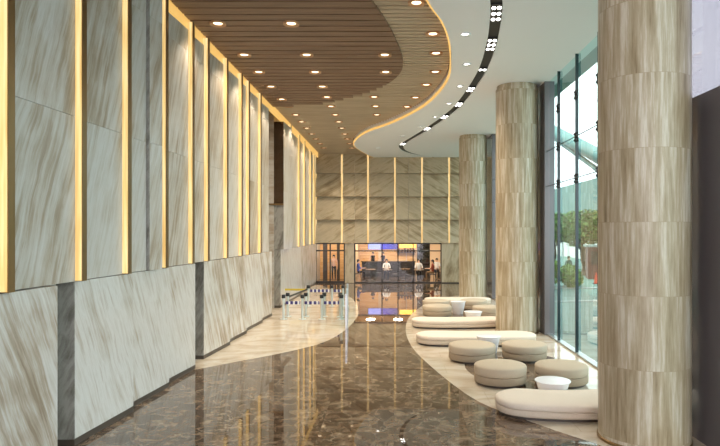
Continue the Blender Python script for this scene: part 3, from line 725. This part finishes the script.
for k,(x,y,r,l) in enumerate(chairs_):
    if k == 0: o = c0 = chair()
    else: o = copy_tree(c0)
    o.location = (x,y,0); o.rotation_euler = (0,0,r); o['label'] = l; o['group'] = 'dark cafe chairs'

# ------------------------------------------------------------------ people
M_skin = mat('skin', S(205,160,130), .55); M_hair = mat('dark_hair', S(28,22,20), .6)
def cloth(name, c): return fabric(name, S(*c), .85, 60, .15)
def person(label, loc, rz, pose, top, bottom, shoe=(30,28,28), h=1.0, longhair=False):
    """one skinned body, facing -y; clothes are the faces nearest the clothed bones"""
    V=[]; E=[]; R=[]; T=[]
    def v(p, r, par=None):
        V.append(p); R.append(r if isinstance(r,tuple) else (r,r))
        if par is not None: E.append((par,len(V)-1))
        return len(V)-1
    sit = pose == 'sit'
    pz = .60 if sit else .94
    pel = v((0,0,pz),(.15,.11)); wst = v((0,-.005,pz+.16),(.135,.10),pel); ch = v((0,0,pz+.34),(.155,.11),wst); nk0 = v((0,.005,pz+.50),(.075,.07),ch)
    nk = v((0,-.01,pz+.56),(.05,.05),nk0); hd = v((0,-.025,pz+.66),(.075,.085),nk); top_ = v((0,-.02,pz+.76),(.062,.075),hd)
    nose = v((0,-.115,pz+.655),(.014,.014),hd)
    for s in (-1,1):
        sh = v((s*.19,.01,pz+.46),(.055,.055),nk0)
        if sit or pose == 'reach':
            el = v((s*.24,-.10,pz+.20),(.042,.042),sh); wr = v((s*.15,-.33,pz+.22),(.028,.028),el); d = Vector((-s*.02,-.08,0))
        else:
            el = v((s*.235,.02,pz+.18),(.042,.042),sh); wr = v((s*.24,-.05,pz-.06),(.028,.028),el); d = Vector((0,-.015,-.08))
        w0 = Vector(V[wr]); pm = v(tuple(w0+d),(.034,.02),wr)
        side = Vector((1,0,0)) if abs(d.z) < .05 else Vector((0,1,0))
        for k in range(4):
            b0 = v(tuple(w0+d*1.5+side*(k-1.5)*.02),(.009,.009),pm); v(tuple(w0+d*(2.3+.15*(1 if k in (1,2) else 0))+side*(k-1.5)*.021+Vector((0,0,-.012))),(.008,.008),b0)
        th0 = v(tuple(w0+d*.7+side*-s*.04),(.010,.010),wr); v(tuple(w0+d*1.3+side*-s*.05),(.008,.008),th0)
        hp = v((s*.09,0,pz-.04),(.095,.09),pel)
        if sit:
            kn = v((s*.11,-.42,pz-.03),(.06,.06),hp); an = v((s*.11,-.40,.09),(.038,.038),kn)
        else:
            kn = v((s*.095,-.015,.50),(.06,.06),hp); an = v((s*.10,.02,.09),(.038,.038),kn)
        a = Vector(V[an]); v((a.x,a.y-.15,.035),(.036,.03),an)
    me = bpy.data.meshes.new('body'); me.from_pydata(V,E,[]); ob = bpy.data.objects.new('tmp', me); link(ob)
    ob.modifiers.new('skin','SKIN')
    if not me.skin_vertices: return
    for i,sv in enumerate(me.skin_vertices[0].data): sv.radius = R[i]; sv.use_root = (i == 0)
    ss = ob.modifiers.new('sub','SUBSURF'); ss.levels = 1; ss.render_levels = 1
    dg = bpy.context.evaluated_depsgraph_get(); dg.update()
    nm = bpy.data.meshes.new_from_object(ob.evaluated_get(dg)); bpy.data.objects.remove(ob)
    for m in (M_skin, top, bottom, mat('shoe', S(*shoe), .4)): nm.materials.append(m)
    for p in nm.polygons:
        c = p.center; z = c.z
        if z > pz+.535: k = 0
        elif abs(c.x) > .165 and not (z > pz+.16 and not sit and pose != 'reach') and z > pz-.25 and (not sit or c.y < -.2) and (pose != 'stand' or z < pz+.1): k = 0
        elif sit and c.y < -.36 and z > pz+.1: k = 0
        elif z > pz+.02 and not (sit and z < pz+.06 and c.y < -.14): k = 1
        elif z > .10: k = 2
        else: k = 3
        p.material_index = k
    nm.shade_smooth(); nm.name = 'body'
    t = thing('person', label, 'person', loc, rz); t.scale = (h,h,h)
    b = bpy.data.objects.new('body', nm); link(b, t)
    mb = MB(); mb.blob((0,-.0,pz+.725),(.092,.105,.085),14,8)
    if longhair: mb.blob((0,.055,pz+.62),(.088,.05,.14),12,8)
    else: mb.blob((0,.04,pz+.68),(.085,.068,.09),12,8)
    mb.build('hair', M_hair, t, smooth=True)
    return t
white = cloth('white_shirt',(228,228,230)); blue = cloth('blue_shirt',(52,76,160)); rust = cloth('rust_top',(150,70,50)); black = cloth('black_cloth',(30,28,32))
navy = cloth('navy_trousers',(38,42,60)); blush = cloth('blush_blouse',(214,176,160)); tan = cloth('tan_trousers',(150,120,90))
person('person in a blush top and dark trousers standing behind the left door', (-4.0,39.9,0), 0, 'stand', blush, black, h=.97, longhair=True)
person('person in a blue shirt seated at the left end of the cafe', (-2.36,39.7,0), PI/2, 'sit', blue, black)
person('person in a white shirt seated behind the second glass pane', (-.5,40.13,0), 0, 'sit', white, navy)
person('person in a white shirt seated in front of the display cabinet', (1.65,40.13,0), 0, 'sit', white, black)
person('person with long dark hair in a rust top seated at the right', (2.53,39.2,0), -PI/2, 'sit', rust, tan, longhair=True)
person('person in a white shirt seated at the right end of the cafe', (2.95,41.33,0), 0, 'sit', white, navy)
person('person in black standing behind the counter, left of two', (-1.55,44.1,0), 0, 'reach', black, black)
person('person in dark blue standing behind the counter, right of two', (-.80,44.1,0), -.2, 'reach', navy, black)
person('person in dark green clothes standing outside behind the green shrubs', (10.9,37.4,-.03), .3, 'stand', cloth('green_jacket',(40,72,66)), navy)

# ------------------------------------------------------------------ outside
M_plaza = mat('plaza_paving', S(82,114,107), .55)
b = M_plaza.node_tree.nodes['Principled BSDF']
tc = N(M_plaza,'ShaderNodeTexCoord'); br = N(M_plaza,'ShaderNodeTexBrick'); br.inputs['Scale'].default_value = .5; br.inputs['Color1'].default_value = (*S(80,112,105),1); br.inputs['Color2'].default_value = (*S(90,122,114),1); br.inputs['Mortar'].default_value = (*S(72,98,92),1)
L(M_plaza, tc.outputs['Object'], br.inputs['Vector']); L(M_plaza, br.outputs['Color'], b.inputs['Base Color'])
mb = MB(); mb.box(5.0,90,-40,140,-.35,-.03); plaza = struct('ground_plaza', mb, M_plaza)
M_kerb = mat('pale_kerb', S(150,158,155), .7)
for y0,x0,y1,x1 in ((34,5.6,34.2,20),(27,5.6,30,22)):
    mb = MB(); mb.hexa([(x0,y0),(x1,y1),(x1,y1+.45),(x0,y0+.45)], -.03, .02); struct('pale_band', mb, M_kerb, plaza)
def leaf_mat(name, c0, c1):
    m = mat(name, c0, .6, spec=.3); b = m.node_tree.nodes['Principled BSDF']
    g = N(m,'ShaderNodeNewGeometry'); r = ramp(m, [(0,c0),(1,c1)]); L(m, g.outputs['Random Per Island'], r.inputs['Fac']); L(m, r.outputs['Color'], b.inputs['Base Color'])
    return m
M_leafA = leaf_mat('shrub_leaf', S(54,92,32), S(126,158,60)); M_leafB = leaf_mat('tree_leaf', S(36,70,34), S(96,130,62)); M_bark = mat('bark', S(92,78,64), .9)
def leaves(center, rad, n, size, rnd):
    mb = MB()
    for _ in range(n):
        d = Vector((rnd.gauss(0,1),rnd.gauss(0,1),rnd.gauss(0,1))).normalized()*(rnd.random()**.45)
        c = Vector((center[0]+d.x*rad[0],center[1]+d.y*rad[1],center[2]+d.z*rad[2]))
        a = Vector((rnd.gauss(0,1),rnd.gauss(0,1),rnd.gauss(0,.6))).normalized(); bq = a.cross(Vector((rnd.gauss(0,1),rnd.gauss(0,1),rnd.gauss(0,1)))).normalized()
        s_ = size*(.6+.8*rnd.random())
        mb.add([c-a*s_, c+bq*s_*.45, c+a*s_, c-bq*s_*.45], [(0,1,2,3)])
    return mb
def shrub(label, x, y, r, h, seed):
    rnd = random.Random(seed); t = thing('shrub', label, 'shrub', (x,y,-.03), 0, 'green shrubs outside the glass')
    leaves((0,0,h*.52),(r,r,h*.5),1500,.10,rnd).build('foliage', M_leafA, t)
    mb = MB()
    for k in range(5): mb.tube([(0,0,0),(r*.5*math.cos(k*1.26),r*.5*math.sin(k*1.26),h*.7)], [.03,.012], 6)
    mb.build('stems', M_bark, t)
shrub('rounded green shrub outside, touching the pier side of the glass view', 9.0,35.3,.9,1.75,1)
shrub('smaller green shrub outside, just left of the standing person', 10.55,36.0,.65,1.3,2)
shrub('low green shrub outside, in front of the other shrubs', 10.3,34.5,.55,.9,3)
def tree(label, x, y, hz, r, seed, th=.16):
    rnd = random.Random(seed); t = thing('tree', label, 'tree', (x,y,-.03), 0, 'trees across the plaza')
    mb = MB(); mb.tube([(0,0,0),(.06,0,hz*.3),(-.04,.05,hz*.6),(0,0,hz)], [th,th*.85,th*.7,th*.3], 8)
    for k in range(5): mb.tube([(0,0,hz*.5),(r*.6*math.cos(k*1.3),r*.6*math.sin(k*1.3),hz*.95)], [th*.4,.03], 6)
    mb.build('trunk', M_bark, t, smooth=True)
    leaves((0,0,hz),(r,r,r*.62),2600,.17,rnd).build('crown', M_leafB, t)
tree('tree with a thick trunk right of the standing person outside', 14.2,45.0,3.5,2.3,5,.30)
tree('leafy tree farther back above the green shrubs', 15.0,56.0,3.6,2.4,6)
tree('leafy tree at the right part of the glass view', 17.2,49.5,3.7,2.1,8)
# pavilion across the plaza
t = thing('pavilion', 'distant pale pavilion with a broad teal roof beyond the trees', 'building', (22,66,-.03))
mb = MB(); mb.box(.6,8,-24,24,0,5.5); mb.build('wall', mat('pale_render', S(206,204,198), .8), t)
mb = MB(); mb.box(-.4,9,-26,26,5.5,9.0); mb.build('roof', mat('teal_roof', S(60,98,92), .5), t, bevel=.05)
for k in range(9):
    mb = MB(); mb.box(-.2,.05,-24+6*k-.15,-24+6*k+.15,0,5.5); mb.build('post', M_steel, t)
# kiosk
t = thing('kiosk', 'dark red and brown kiosk at the right of the plaza view', 'kiosk', (14.3,41.6,-.03), -.2)
mb = MB(); mb.box(-.9,.9,-.7,.7,0,2.2); mb.build('body', mat('dark_red_panel', S(92,44,44), .5), t, bevel=.02)
mb = MB(); mb.box(-1.05,1.05,-.95,.85,2.2,2.35); mb.build('roof', M_kerb, t, bevel=.02)
mb = MB(); mb.box(-.7,.7,-.72,-.70,1.0,1.9); mb.build('hatch', M_bwin, t)
t = thing('traffic_cone', 'small orange red cone standing in front of the kiosk', 'cone', (12.6,37.4,-.03))
mb = MB(); mb.box(-.18,.18,-.18,.18,0,.03); mb.build('base', M_bwin, t)
mb = MB(); mb.lathe([(.14,.03),(.035,.7),(.02,.71)], 20); mb.build('body', mat('cone_red', S(214,64,36), .5), t, smooth=True)
# entrance canopy outside the glass
M_teal = mat('teal_painted_steel', S(74,118,116), .45)
t = thing('entrance_canopy', 'teal steel canopy outside with sloping struts and a flat roof edge', 'canopy', (5.0,20,0))
mb = MB(); mb.box(.05,1.05,-14,18,8.25,8.45); mb.build('roof_edge', M_teal, t)
def beam(a, b, wd, name):
    a = Vector(a); b = Vector(b); mb = MB(); mb.tube([a-Vector((5,20,0)), b-Vector((5,20,0))], wd, 10); mb.build(name, M_teal, t, smooth=True)
beam((9,36.5,9.7),(9,10.0,2.0-.6+.0),.33,'strut')
beam((9,33.2,8.3),(9,14.0,1.55),.12,'strut')
beam((9,36.5,9.55),(5.2,36.5,8.35),.18,'strut')
beam((9,36.5,9.7),(9,36.5,-.03),.2,'mast')
